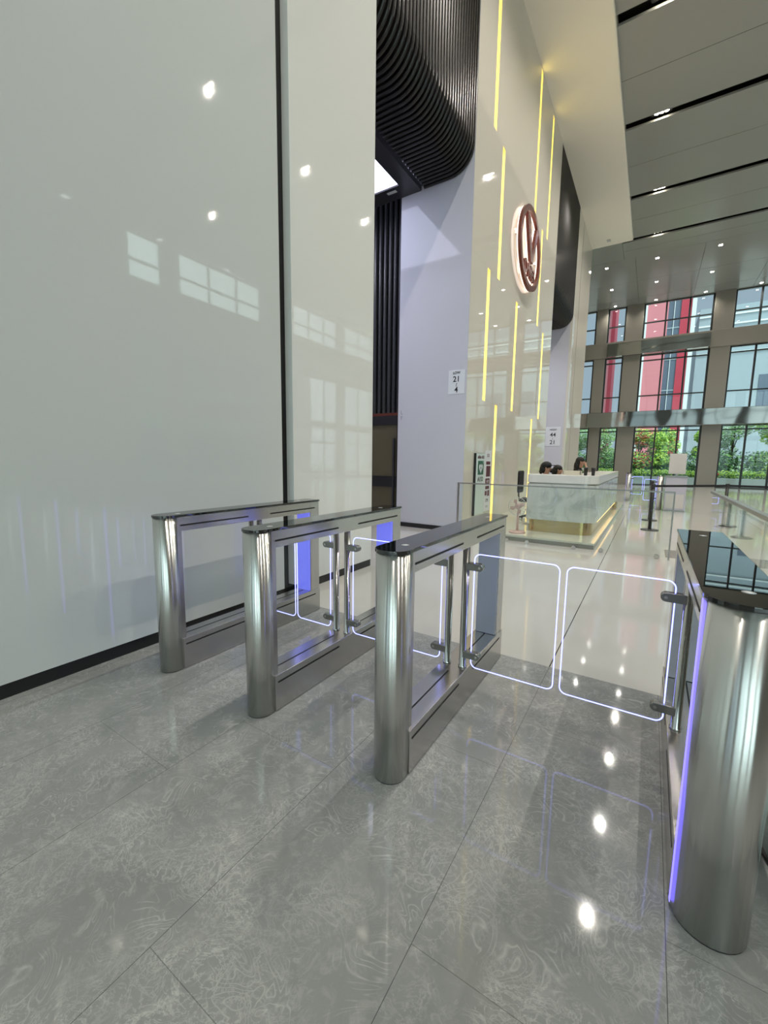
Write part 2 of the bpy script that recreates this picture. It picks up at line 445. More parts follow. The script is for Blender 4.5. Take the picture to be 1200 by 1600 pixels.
# bulkheads of curved slats
def bulkhead(y0, y1, zb, r, xi, label, spacing=.098, w=.05):
    t = empty('slatted_bulkhead', (WX, y0, zb), label=label, cat='bulkhead', group=None)
    H = 11.33 - zb
    def path(off):
        rr = r - off
        p = [(-off, H), (-off, r)]
        for k in range(1, 9):
            a = PI / 2 * k / 8; p.append((-r + rr * math.cos(a), r - rr * math.sin(a)))
        p.append((xi, off))
        return p
    back = path(.075); outer = path(0.0)
    b = MB(); n = len(back)
    inner = path(.09)
    for q in range(n - 1):
        (xa, za), (xb, zb_) = back[q], back[q + 1]; (xc, zc), (xd, zd) = inner[q], inner[q + 1]
        vs = [b.bm.verts.new((px, yy, pz)) for yy in (.02, y1 - y0 - .02) for px, pz in ((xa, za), (xb, zb_), (xd, zd), (xc, zc))]
        for idx in ((0, 1, 2, 3), (7, 6, 5, 4), (0, 4, 5, 1), (2, 6, 7, 3), (1, 5, 6, 2), (0, 3, 7, 4)):
            b.bm.faces.new([vs[i] for i in idx])
    b.build('backing_board', 'black_void', t)
    s = MB(); y = .01
    while y + w < y1 - y0:
        ring = []
        for (ox, oz), (ix, iz) in zip(outer, back):
            mx, mz = (ox * .8 + ix * .2), (oz * .8 + iz * .2)
            ring.append([s.bm.verts.new(p) for p in ((ix, y, iz), (mx, y, mz), (ox, y + w * .25, oz), (ox, y + w * .75, oz), (mx, y + w, mz), (ix, y + w, iz))])
        for a, c in zip(ring, ring[1:]):
            for k in range(5):
                f_ = s.bm.faces.new((a[k], a[k + 1], c[k + 1], c[k])); f_.smooth = False
        s.bm.faces.new(ring[0]); s.bm.faces.new(ring[-1][::-1])
        y += spacing
    s.build('slats', 'dark_slat', t)
    return t
bulkhead(4.58, 7.78, 6.62, .45, -1.0, 'black slatted bulkhead with rounded lower edge above the nearer lift lobby opening')
bulkhead(15.07, 18.98, 6.85, .5, -1.0, 'black slatted bulkhead above the farther lobby opening, right of the round emblem')
# light frame inside recess 1
def light_frame():
    t = empty('ceiling_light_frame', (-4.17, 6.2, 6.62), label='black framed glowing ceiling panel over the lift lobby recess', cat='ceiling light')
    f_ = MB(); f_.box(-.30, 0, -1.6, 1.58, 0, .1).box(-2.8, -.30, 1.22, 1.58, 0, .1).box(-2.8, -.3, -1.6, -1.2, 0, .1).box(-2.8, -2.5, -1.2, 1.22, 0, .1)
    f_.build('frame', 'dark_frame', t)
    MB().box(-2.5, -.30, -1.2, 1.22, .03, .06).build('light_panel', 'lightbox', t)
    MB().box(-.62, -.42, 1.30, 1.36, -.01, 0).build('air_slot', 'sensor_grey', t)
light_frame()
def lobby_fill_lamps(x, y, z, where):  # unseen lamps added to raise the brightness of the recess walls
    t = empty('lobby_fill_lamp', (x, y, z), label='unseen round lamp added to brighten the ' + where, cat='ceiling light')
    MB().lathe([(.12, -.02), (.12, 0)], (0, 0, 0), 'z', 24).build('trim_ring', 'sensor_grey', t)
    MB().lathe([(.09, -.024), (.09, -.0201)], (0, 0, 0), 'z', 24).build('lamp', 'lamp_glow_cool', t)
    l = bpy.data.lights.new('lamp_beam', 'SPOT'); l.energy = 230; l.color = (.84, .86, 1); l.spot_size = math.radians(165); l.spot_blend = 1; l.shadow_soft_size = .06
    o = bpy.data.objects.new('lamp_beam', l); COL.objects.link(o); o.parent = t; o.location = (0, 0, -.06)
lobby_fill_lamps(-6.7, 6.4, 6.655, 'nearer lift lobby')
struct('ceiling_recess_far', MB().box(-7.99, -4.2, 15.06, 18.98, 6.9, 7.0), 'matte_white_wall')
lobby_fill_lamps(-5.0, 16.6, 6.9, 'farther lift lobby')
# recess 2
struct('wall_recess_far', MB().box(-8, -3.2, 18.985, 19.0, 0, 11.33), 'matte_white_wall')
struct('wall_recess_far_near', MB().box(-8, -3.43, 14.95, 15.05, 0, 11.33), 'matte_white_wall')
struct('wall_recess_far_back', MB().box(-8.1, -8, 14.95, 19.0, 0, 11.33), 'matte_white_wall')
struct('wall_left_far', MB().box(-12.2, -12, 22.9, Y1, 0, 11.4).box(-12, -8, 22.7, 22.9, 0, 11.4), 'warm_stone_panel')
# front facade
pill = [(-12, -11.1), (-7.9, -7.0), (-3.78, -3.12), (-2.06, -1.11), (2.45, 3.38), (6.95, 7.9), (11.4, 12.35)]
def facade_front():
    p = MB()
    for a, b in pill: p.box(a, b, Y1 - .25, Y1 + .35, 0, CH)
    p.box(-12, XR, Y1 - .3, Y1 + .3, 8.3, 9.28)
    struct('wall_front', p, 'taupe_panel', bevel=.01)
    struct('trim_4', MB().box(-3.9, XR, Y1 - .75, Y1 - .26, 3.75, 4.72), 'mirror_metal', bevel=.02)
    struct('trim_5', MB().box(-3.0, 2.4, Y1 - .62, Y1 - .31, 8.3, 9.1), 'mirror_metal', bevel=.02)
    struct('trim_6', MB().box(-12, -3.9, Y1 - .6, Y1 - .2, 3.75, 4.72), 'taupe_panel')
    gaps = []
    ps = pill + [(XR, XR)]
    for (a, b), (c, d) in zip(ps, ps[1:]):
        if c - b > .3: gaps.append((b, c))
    i = 0
    for (a, b) in gaps:
        n = max(1, round((b - a) / 1.15)); 
        if b - a < 1.1: n = 1
        for z0, z1, tr in ((0.0, 3.76, (3.5,)), (4.7, 8.3, (5.75, 7.95)), (9.28, CH, (10.28,))):
            i += 1
            fr = MB(); w = .045
            fr.box(a, b, Y1 - .06, Y1 + .06, z0, z0 + .06).box(a, b, Y1 - .06, Y1 + .06, z1 - .06, z1)
            for k in range(n + 1):
                x = a + (b - a) * k / n; x = min(max(x, a + w), b - w)
                fr.box(x - w, x + w, Y1 - .08, Y1 + .08, z0 + .06, z1 - .06)
            for t_ in tr: fr.box(a + .09, b - .09, Y1 - .05, Y1 + .05, t_ - .035, t_ + .035)
            o = struct('window_%d' % i, fr, 'mullion_black')
            MB().box(a + .02, b - .02, Y1 - .005, Y1 + .005, z0 + .03, z1 - .03).build('window_pane', 'window_glass', o)
    return i
NW = facade_front()
def facade_plain(axis, const, spans, prefix_start, wallname, u0, u1, rows, wmat='taupe_panel'):
    """facade along u, at const; spans = glazed intervals, rows = (z0,z1,transoms)"""
    p = MB(); th = .3; i = prefix_start
    def bx(mb, a, b, d0, d1, z0, z1):
        if b - a < .01: return
        if axis == 'x': mb.box(const + d0, const + d1, a, b, z0, z1)
        else: mb.box(a, b, const + d0, const + d1, z0, z1)
    prev = u0
    for a, b in spans: bx(p, prev, a, 0, th, 0, CH); prev = b
    bx(p, prev, u1, 0, th, 0, CH)
    for a, b in spans:
        zz = 0
        for z0, z1, tr in rows:
            bx(p, a, b, .02, th - .02, zz, z0); zz = z1
        bx(p, a, b, .02, th - .02, zz, CH)
    struct(wallname, p, wmat)
    for a, b in spans:
        n = max(1, round((b - a) / 1.7))
        for z0, z1, tr in rows:
            i += 1; fr = MB(); w = .05
            for k in range(n + 1):
                x = min(max(a + (b - a) * k / n, a + w), b - w); bx(fr, x - w, x + w, .05, .15, z0, z1)
            for t_ in tr: bx(fr, a + .1, b - .1, .06, .14, t_ - .05, t_ + .05)
            o = struct('window_%d' % i, fr, 'mullion_black')
            q = MB(); bx(q, a + .02, b - .02, .09, .1, z0, z1); q.build('window_pane', 'window_glass', o)
    return i
ROWS = [(.15, 3.6, (2.6,)), (4.1, 7.0, ()), (9.45, 11.35, (10.2,))]
NW = facade_plain('x', XR, [(10.4, 12.0), (12.8, 18.0), (20.6, 25.2), (26.0, 31.6)], NW, 'wall_right', Y0, Y1 + .3, ROWS)
NW = facade_plain('y', Y0 - .3, [(-2.6, .2), (1.0, 4.6), (5.4, 9.0), (9.8, 13.6)], NW, 'wall_back', -3.5, XR, [(.1, 4.6, (2.9,)), (5.2, 10.9, (8.0,))])

# ------------------------------------------------------------------ turnstile gates
def stadium(r, y_end, over=0.0, n=14):
    pts = []
    for k in range(n + 1):
        a = PI + PI * k / n
        pts.append(((r + over) * math.cos(a), r + (r + over) * math.sin(a)))
    pts += [(r + over, y_end + over), (-r - over, y_end + over)]
    return pts
GL, GH = 1.49, 1.055
def make_gate(x, y, r, label, jamb, wings, group='turnstile gates'):
    g = empty('turnstile_gate', (x, y, 0), label=label, cat='turnstile', group=group)
    # near round post shell
    MB().prism(stadium(r, .105), 'z', .004, 1.04, smooth=True).build('round_post', 'brushed_steel', g)
    MB().prism(stadium(r - .003, .107, n=14), 'z', 0, .004).build('base_seal', 'black_plastic', g)
    # recessed jamb behind the round post, and end block
    MB().box(-r + .006, r - .006, .107, .14, 0, .945).build('near_jamb', 'brushed_steel_panel', g)
    MB().box(-r + .002, r - .002, 1.375, GL, .0, 1.04).build('end_post', 'brushed_steel_panel', g, bevel=.004)
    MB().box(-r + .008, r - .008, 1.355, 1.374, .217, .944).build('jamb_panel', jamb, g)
    # rails
    top = MB().box(-r, r, .107, 1.375, .945, 1.04).build('top_rail', 'brushed_steel_panel', g, bevel=.003)
    base = MB().box(-r - .004, r + .004, .112, GL + .002, .003, .214).build('base_plinth', 'brushed_steel_panel', g, bevel=.003)
    s = MB()
    for sx in (-1, 1):
        for a, b in ((.13, .68), (.90, 1.43)):
            s.box(sx * (r + .0003) - .0012, sx * (r + .0003) + .0012, a, b, .979, .989)
    s.build('slot', 'black_void', top)
    s = MB()
    for sx in (-1, 1):
        for a, b in ((.13, .68), (.90, 1.43)):
            s.box(sx * (r + .0043) - .0012, sx * (r + .0043) + .0012, a, b, .166, .176)
    s.box(-.004, .004, .15, .72, .2141, .2150).box(-.004, .004, .88, 1.35, .2141, .2150)
    s.build('slot', 'black_void', base)
    # glass top
    tp = MB().prism(stadium(r, GL, .004, 20), 'z', 1.0401, 1.055).build('glass_top', 'black_glass_top', g, bevel=.002)
    MB().lathe([(.016, 1.0552), (.018, 1.0556), (.0001, 1.0558)], (0.012, .155, 0), 'z', 24).build('glint_mark', 'glint_mark_white', tp)  # white discs paint lamp reflections, the near one an icon mark too
    MB().lathe([(.018, 1.0552), (.0001, 1.0556)], (0.0, 1.30, 0), 'z', 24).build('glint_mark', 'glint_mark_white', tp)
    # violet light strip down the left seam
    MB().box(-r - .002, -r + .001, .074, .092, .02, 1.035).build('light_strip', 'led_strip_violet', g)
    # hinge tubes in the middle
    for sx in (-1, 1):
        MB().lathe([(.021, .214), (.025, .216), (.025, .222), (.021, .224), (.021, .9449)], (sx * (r - .028), .81, 0), 'z', 20).build('hinge_tube', 'polished_steel', g)
    # wings
    for sx, wlen in wings:
        x0 = sx * (r - .028 + .05); x1 = x0 + sx * wlen; zb, zt = .225, .905; yy = .81
        def rr(off, rad, n=6):
            a0, a1 = x0 + sx * off, x1 - sx * off; b0, b1 = zb + off, zt - off; P_ = []
            for cx_, cz_, s0 in ((a1, b1, 0), (a0, b1, 1), (a0, b0, 2), (a1, b0, 3)):
                ccx = cx_ - sx * rad if s0 in (0, 3) else cx_ + sx * rad
                ccz = cz_ - rad if s0 in (0, 1) else cz_ + rad
                for k in range(n + 1):
                    a = PI / 2 * (s0 + k / n)
                    P_.append((ccx + sx * rad * math.cos(a), ccz + rad * math.sin(a)))
            return P_
        w = MB().prism(rr(0, .035), 'y', yy - .005, yy + .005).build('glass_wing', 'wing_glass', g)
        pts = [(p[0], yy, p[1]) for p in rr(.0005, .034)]
        MB().tube(pts, .003, 6, closed=True).build('light_line', 'led_line', w)
        for zc in (.30, .83):
            c_ = MB()
            xs = sx * (r - .028); xe = x0 + sx * .035
            pr = []
            lo, hi = min(xs, xe), max(xs, xe); hh = .021
            nn = 8
            for k in range(nn + 1):
                a = -PI / 2 + PI * k / nn; pr.append((hi + hh * math.cos(a) if sx > 0 else hi, zc + hh * math.sin(a)) if sx > 0 else (hi, zc - hh + 2 * hh * k / nn))
            for k in range(nn + 1):
                a = PI / 2 + PI * k / nn; pr.append((lo, zc + hh - 2 * hh * k / nn) if sx > 0 else (lo + hh * math.cos(a), zc + hh * math.sin(a)))
            c_.prism(pr, 'y', yy - .02, yy + .02)
            c_.build('clamp', 'dark_clamp_steel', w, bevel=.003)
            MB().cyl((xe, yy - .0225, zc), .007, .003, 'y', 12).build('clamp_screw', 'polished_steel', w)
    return g
gp = .0775
make_gate(-2.645, 1.43, gp, 'steel turnstile beside the tall white wall, leftmost of the four in front', 'jamb_led_reflection', [(1, .335)])
make_gate(-1.765, 1.43, gp, 'steel turnstile with glowing wings on both sides, second from the white wall', 'jamb_led_reflection', [(-1, .325), (1, .33)])
make_gate(-.903, 1.43, gp, 'steel turnstile standing nearest the middle of the picture, third from the white wall', 'jamb_dim', [(-1, .315), (1, .455)])
make_gate(.262, 1.43, .1, 'large steel turnstile at the right edge, nearest the camera', 'jamb_dim', [(-1, .455)])
# far bank
make_gate(-.66, 18.2, gp, 'far steel turnstile behind the white desk, seen through the glass rail', 'jamb_dim', [(1, .35)], 'far turnstiles')
make_gate(.30, 15.3, gp, 'far steel turnstile beside the white sign stand', 'jamb_dim', [(-1, .33)], 'far turnstiles')

# ------------------------------------------------------------------ light bars in the wall
zone = {0: 'topmost bar at left, running out of the frame', 1: 'upper middle bar left of the emblem', 2: 'bar at mid height nearest the white lift lobby wall',
        3: 'bar reaching the floor beside the red and white poster', 4: 'upper thin bar reaching the soffit above the emblem', 5: 'tall upper bar next to the black far bulkhead',
        6: 'bar close to the right of the round emblem', 7: 'bar at mid height below the round emblem', 8: 'bar at mid height nearest the far lobby opening', 9: 'lowest bar rising behind the desk end and black chair'}
for i, (by, z0, z1) in enumerate(bars):
    t = empty('wall_light_bar', (WX, by, z0), label='yellow wall light, ' + zone[i], cat='wall light', group='vertical light bars in the feature wall')
    h = z1 - z0; d = .09; w = BW
    c_ = MB()
    c_.box(-d - .004, -d, -w, w, 0, h).box(-d, -.001, w - .001, w + .004, 0, h).box(-d, -.001, -w - .004, -w + .001, 0, h).box(-d, -.001, -w, w, -.004, 0).box(-d, -.001, -w, w, h, h + .004)
    c_.build('channel', 'warm_channel', t)
    MB().box(-d, -d + .03, -.042, .042, .02, h - .02).build('light_tube', 'warm_tube', t)
# ------------------------------------------------------------------ emblem
def emblem():
    t = empty('round_emblem', (WX, 11.42, 6.72), label='dark red ring emblem with a V stroke and letters, softly backlit', cat='sign')
    R1, R2 = 1.02, .88; n = 64
    def ring(mb, ra, rb, x0, x1):
        A = []
        for i in range(n):
            a = 2 * PI * i / n
            A.append([mb.bm.verts.new((x, r_ * math.cos(a), r_ * math.sin(a) * .93)) for (r_, x) in ((ra, x0), (ra, x1), (rb, x1), (rb, x0))])
        for i in range(n):
            p, q = A[i], A[(i + 1) % n]
            for k in range(4): mb.bm.faces.new((p[k], p[(k + 1) % 4], q[(k + 1) % 4], q[k]))
        return mb
    ring(MB(), R1, R2, .08, .15).build('ring', 'rose_metal', t)
    ring(MB(), R1 - .01, R2 + .01, .05, .08).build('ring_glow', 'halo_light', t)
    def stroke(pts, nm, mt, x0, x1, grow=0):
        return MB().prism(pts, 'x', x0, x1).build(nm, mt, t)
    v1 = [(-.47, .66), (-.27, .66), (.14, -.26), (.24, -.02), (.30, .20), (.52, .68), (.40, .74), (.16, .22), (.05, -.10), (-.02, -.28)]
    vA = [(-.50, .67), (-.22, .67), (.20, -.27), (-.02, -.27)]
    vB = [(.10, -.12), (.20, -.27), (.60, .60), (.44, .66)]
    stroke(vA, 'letter_stroke', 'rose_metal', .08, .15); stroke(vB, 'letter_stroke', 'rose_metal', .081, .149)
    stroke([(p[0] * .98, p[1] * .98) for p in vA], 'stroke_glow', 'halo_light', .04, .079); stroke(vB, 'stroke_glow', 'halo_light', .041, .08)
    tx = text('letters', 'O·NES', .42, 'rose_metal', t, (.10, .02, -.50), ON_X, .03, bold=.012, sx=.86)
    tx = text('letters_glow', 'O·NES', .42, 'halo_light', t, (.05, .02, -.50), ON_X, .015, bold=.012, sx=.86)
    for (yy, zz) in ((0, .9), (-.93, 0), (.93, 0), (0, -.85)):
        MB().cyl((0, yy, zz), .012, .05, 'x', 8).build('wall_peg', 'steel_trim', t)
emblem()
# ------------------------------------------------------------------ signs
def floor_sign(x, y, z, w, h, lines, label, facing='y'):
    t = empty('floor_number_sign', (x, y, z), label=label, cat='sign')
    MB().box(-w / 2, w / 2, -.006, 0, -h / 2, h / 2).build('sheet', 'paper_white', t)
    for (tx_, sz, dz) in lines: text('print', tx_, sz, 'ink_black', t, (0, -.008, dz), ON_Y, .0008, bold=.002)
floor_sign(-3.31, 7.788, 2.945, .34, .45, [('LOW', .065, .17), ('21', .15, .05), ('/', .09, -.055), ('4', .15, -.15)], 'white sheet reading 21 / 4 on the white lift lobby wall')
floor_sign(-3.60, 18.98, 2.50, .60, .80, [('HIGH', .11, .28), ('44', .24, .06), ('/', .12, -.10), ('21', .24, -.25)], 'white sheet reading 44 / 21 inside the farther lobby opening')
t = text('wall_lettering', 'L\nF', .11, 'ink_grey', None, (-4.53, 7.788, 2.36), ON_Y, .001); tag(t, 'small dark letters at the left edge of the white lobby wall', 'lettering')
def aed():
    t = empty('defibrillator_cabinet', (WX, 8.6, .28), label='tall white AED cabinet with a green heart sign on the wall', cat='cabinet')
    MB().box(0.002, .05, -.27, .27, 0, 1.31).build('body', 'black_plastic', t, bevel=.004)
    MB().box(.0502, .06, -.255, .265, .005, 1.305).build('door', 'pale_green_panel', t, bevel=.003)
    MB().box(.0602, .063, -.17, .17, .86, 1.15).build('heart_sign', 'sign_green', t)
    hp = []
    for k in range(40):
        a = 2 * PI * k / 40; hp.append((.0068 * 16 * math.sin(a) ** 3, 1.0 + .0068 * (13 * math.cos(a) - 5 * math.cos(2 * a) - 2 * math.cos(3 * a) - math.cos(4 * a))))
    MB().prism(hp, 'x', .0632, .065).build('heart_mark', 'paper_white', t)
    MB().prism([(.02, 1.08), (-.04, .99), (0, .99), (-.02, .92), (.04, 1.01), (0, 1.01)], 'x', .0652, .066).build('bolt_mark', 'sign_green', t)
    MB().box(.0632, .065, .115, .15, 1.12, 1.127).box(.0632, .065, .129, .136, 1.106, 1.141).build('cross_mark', 'paper_white', t)
    text('print', 'A E D', .13, 'ink_black', t, (.0612, 0, .76), ON_X, .001, bold=.004)
    text('print', 'เครื่อง AED', .085, 'ink_dark_red', t, (.0612, 0, 1.225), ON_X, .001, bold=.003)
aed()
def poster():
    t = empty('wall_poster', (WX, 9.22, .30), label='narrow white poster with dark red blocks beside the AED cabinet', cat='poster')
    MB().box(.001, .012, -.21, .21, 0, 1.36).build('sheet', 'paper_white', t)
    b = MB()
    b.box(.0121, .014, -.14, .14, 1.05, 1.12); b.box(.0121, .014, -.12, .16, .78, 1.02)
    b.box(.0121, .014, -.15, .14, .60, .74); b.box(.0121, .014, -.13, .13, .50, .57)
    b.box(.0121, .014, -.15, -.02, .36, .46); b.box(.0121, .014, .02, .15, .34, .47)
    b.build('dark_red_blocks', 'ink_dark_red', t)
    text('print', 'SOS', .10, 'ink_dark_red', t, (.013, -.02, 1.25), ON_X, .001)
    text('print', 'AED', .09, 'paper_white', t, (.0145, 0, .67), ON_X, .0008)
    text('print', 'CPR', .10, 'ink_black', t, (.013, 0, .24), ON_X, .001)
    text('print', '1 2 3', .07, 'ink_black', t, (.013, 0, .10), ON_X, .001)
poster()

# ------------------------------------------------------------------ reception platform and desk
struct('floor_platform', MB().box(WX, -.69, 7.55, 16.3, .0, .07, 0).box(WX, -.685, 7.545, 16.305, .07, .10, 1), ['step_riser', 'cream_step'])
def rounded(x0, x1, y0, y1, r, n=8):
    P_ = []
    for cx_, cy_, s in ((x1 - r, y1 - r, 0), (x0 + r, y1 - r, 1), (x0 + r, y0 + r, 2), (x1 - r, y0 + r, 3)):
        for k in range(n + 1):
            a = PI / 2 * (s + k / n); P_.append((cx_ + r * math.cos(a), cy_ + r * math.sin(a)))
    return P_
def lshape(x0, x1, y0, y1, d, r, e=0., n=8):
    """L plan: front run along x at y0 and side run along y at x1; convex front right corner rounded"""
    x0 += e; x1 -= e; y0 += e; y1 -= e
    P_ = [(x0, y0 + .02)]
    P_ = []
    rr = .10
    for k in range(5):
        a = PI + PI / 2 * k / 4; P_.append((x0 + rr + rr * math.cos(a), y0 + rr + rr * math.sin(a)))
    for k in range(n + 1):
        a = -PI / 2 + PI / 2 * k / n; P_.append((x1 - r + r * math.cos(a), y0 + r + r * math.sin(a)))
    P_ += [(x1, y1), (x1 - d, y1), (x1 - d, y0 + d), (x0, y0 + d)]
    return P_
def desk():
    t = empty('reception_desk', (-1.36, 8.2, .10), label='white marble reception desk with rounded corner and brass plinth', cat='desk')
    X0, X1, YA, YB = -.62, .60, 0, 5.4
    MB().prism(lshape(X0, X1, YA, YB, .42, .22, .06), 'z', 0, .24, smooth=False).build('brass_plinth', 'brass', t)
    MB().prism(lshape(X0, X1, YA, YB, .50, .26), 'z', .24, .915).build('body', 'white_marble', t)
    MB().prism(lshape(X0, X1, YA, YB, .48, .24, .02), 'z', .915, .94).build('shadow_gap', 'steel_trim', t)
    MB().prism(lshape(X0, X1, YA, YB, .50, .26), 'z', .94, 1.09).build('counter_top', 'white_solid', t, bevel=.006)
    MB().box(X1 - .045, X1 - .015, .6, 5.2, .20, .225).build('under_light', 'warm_led', t)
    MB().box(X1 - .2, X1 + .02, 5.45, 5.85, 0, .20).build('brass_step', 'brass', t, bevel=.01)
desk()
def simple(name, mb, mt, loc, label, cat, group=None, bevel=0, rz=0):
    o = mb.build(name, mt, None, bevel=bevel); o.location = loc; o.rotation_euler = (0, 0, rz); return tag(o, label, cat, group)
simple('document_tray', MB().box(-.15, .15, -.11, .11, 0, .012).box(-.15, .15, .10, .11, .012, .08).box(-.15, -.14, -.11, .10, .012, .08).box(.14, .15, -.11, .10, .012, .08).box(-.15, .15, -.11, -.10, .012, .08).box(-.135, .135, -.095, .095, .012, .06), 'cream_plastic', (-1.22, 8.48, 1.19), 'cream box tray on the reception counter, left of the black cups', 'tray')
for xx, lab in ((-1.0, 'black cup on the reception counter right beside the cream tray'), (-.875, 'black cup on the reception counter nearer its rounded corner')):
    t = empty('black_tumbler', (xx, 8.5, 1.19), label=lab, cat='cup')
    MB().lathe([(.028, 0), (.034, .12), (.035, .125)], (0, 0, 0), 'z', 20).build('body', 'black_plastic', t)
    MB().lathe([(.037, .125), (.037, .14), (.02, .15), (.012, .152)], (0, 0, 0), 'z', 20).build('lid', 'dark_frame', t)

# ------------------------------------------------------------------ people
def person(loc, rz, hz, label, cap=False, long_hair=False, hand=False, bun=False):
    """seated figure facing local +X; hz = head centre above its feet; hips sit on the chair"""
    t = empty('person', loc, rz, label=label, cat='person', group='receptionists')
    hip = hz - .62
    me = bpy.data.meshes.new('body')
    V, E_, Rr = [], [], []
    def v(p, r): V.append(p); Rr.append(r); return len(V) - 1
    def e(a, b): E_.append((a, b))
    pel = v((0, 0, hip), .125); sp = v((.01, 0, hip + .2), .115); ch = v((.02, 0, hip + .36), .125); nb = v((.02, 0, hip + .46), .06)
    nk = v((.035, 0, hip + .52), .047); e(pel, sp); e(sp, ch); e(ch, nb); e(nb, nk)
    hb = v((.05, 0, hz - .02), .075); e(nk, hb); ht = v((.045, 0, hz + .045), .078); e(hb, ht)
    arm_l = []
    for s in (-1, 1):
        sh = v((.0, s * .16, hip + .41), .052); e(ch, sh)
        if hand and s == -1:
            el = v((.26, s * .17, hip + .25), .038); wr = v((.17, s * .09, hz - .12), .026); ha = v((.145, s * .06, hz - .05), .022)
        else:
            el = v((.08, s * .21, hip + .15), .038); wr = v((.28, s * .14, hip + .16), .027); ha = v((.33, s * .13, hip + .17), .022)
        e(sh, el); e(el, wr); e(wr, ha)
        for k in range(4):
            if hand and s == -1:
                b = (V[ha][0] - .005 + .012 * k - .015, V[ha][1] + .004, V[ha][2] + .03); c = (b[0] - .004, b[1] + .012, b[2] + .028)
            else:
                b = (V[ha][0] + .035, V[ha][1] + (k - 1.5) * .016, V[ha][2] - .004); c = (b[0] + .028, b[1], b[2] - .018)
            i1 = v(b, .008); i2 = v(c, .007); e(ha, i1); e(i1, i2)
        th = v((V[ha][0], V[ha][1] - s * .03, V[ha][2] + .012), .009); e(wr, th)
        hp = v((.03, s * .09, hip - .02), .09); e(pel, hp); kn = v((.42, s * .11, hip - .0), .062); an = v((.42, s * .11, .08), .04); to = v((.53, s * .12, .035), .035)
        e(hp, kn); e(kn, an); e(an, to)
    me.from_pydata(V, E_, []); me.update()
    b = bpy.data.objects.new('body', me); COL.objects.link(b); b.parent = t
    sk = b.modifiers.new('skin', 'SKIN')
    for i, r_ in enumerate(Rr):
        me.skin_vertices[0].data[i].radius = (r_, r_)
        me.skin_vertices[0].data[i].use_root = (i == 0)
    ss = b.modifiers.new('sub', 'SUBSURF'); ss.levels = 2; ss.render_levels = 2
    # skin colour above the collar and below the sleeves, cloth elsewhere (one continuous surface)
    mm = bpy.data.materials.new('skin_and_uniform'); mm.use_nodes = True; M['_p'] = mm
    co = obj_coord(mm); x, y, z = sep(mm, co)
    up = math_(mm, 'GREATER_THAN', z, hip + .485)
    fore = math_(mm, 'GREATER_THAN', x, .225 if hand else .25)
    low = math_(mm, 'GREATER_THAN', z, hip + .11)
    fac = math_(mm, 'MAXIMUM', up, math_(mm, 'MULTIPLY', fore, low))
    L(mm, mixc(mm, fac, (.014, .014, .016), (.47, .26, .175)), bsdf(mm).inputs['Base Color']); bsdf(mm).inputs['Roughness'].default_value = .6
    me.materials.append(mm)
    # face details
    fz = hz + .01; fx = .125
    MB().prism([(fx - .02, fz + .03), (fx - .02, fz - .02), (fx + .018, fz - .02)], 'y', -.012, .012).build('nose', 'skin', t, bevel=.005)
    MB().ball((fx - .012, -.03, fz + .025), (.012, .016, .009), 1).ball((fx - .012, .03, fz + .025), (.012, .016, .009), 1).build('eyes', 'hair_black', t)
    MB().ball((fx - .006, 0, fz - .045), (.01, .022, .006), 1).build('mouth', 'facade_red', t)
    MB().ball((.04, -.082, fz), (.016, .01, .026), 1).ball((.04, .082, fz), (.016, .01, .026), 1).build('ears', 'skin', t)
    h = MB().ball((.012, 0, hz + .055), (.100, .094, .082), 3)
    h.ball((-.025, 0, hz + .0), (.078, .088, .095), 2)
    if bun: h.ball((-.115, 0, hz + .0), (.05, .05, .055), 2)
    if cap or bun: h.ball((-.07, 0, hz - .05), (.04, .045, .06), 2)
    if long_hair:
        h.ball((-.05, 0, hz - .10), (.075, .095, .16), 2); h.ball((-.07, 0, hz - .24), (.06, .10, .17), 2)
    h.build('hair', 'hair_black', t)
    if cap:
        c_ = MB().ball((.03, 0, hz + .075), (.104, .1, .078), 3)
        c_.prism([(.09, -.085), (.17, -.075), (.215, -.04), (.23, 0), (.215, .04), (.17, .075), (.09, .085)], 'z', hz + .065, hz + .08)
        c_.build('cap', 'black_cloth', t)
    MB().prism([(.06, hip + .47), (.12, hip + .40), (.125, hip + .44), (.085, hip + .49)], 'y', -.035, .035).build('collar', 'white_cloth', t)
    return t
def office_chair(loc, rz, label, sh=.48, back_h=.62):
    t = empty('office_chair', loc, rz, label=label, cat='chair', group='black office chairs behind the desk')
    MB().prism(rounded(-.23, .23, -.24, .24, .08), 'z', sh - .07, sh - .005).build('seat', 'black_cloth', t, bevel=.015)
    b = MB().prism([(p[0], p[1]) for p in rounded(-.2, .2, sh + .12, sh + back_h, .06)], 'x', -.27, -.225).build('backrest', 'black_cloth', t, bevel=.01)
    MB().tube([(-.02, 0, sh - .09), (-.24, 0, sh - .08), (-.28, 0, sh + .05), (-.275, 0, sh + .3)], .018).build('back_support', 'black_plastic', t)
    MB().cyl((0, 0, .09), .03, sh - .165).build('gas_lift', 'steel_trim', t)
    for k in range(5):
        a = 2 * PI * k / 5
        lg = MB().tube([(0, 0, .11), (.27 * math.cos(a), .27 * math.sin(a), .065)], [.024, .016], 8).build('leg', 'black_plastic', t)
        MB().cyl((.27 * math.cos(a), .27 * math.sin(a) - .015, .026), .025, .03, 'y', 12).build('caster', 'black_plastic', lg)
    return t
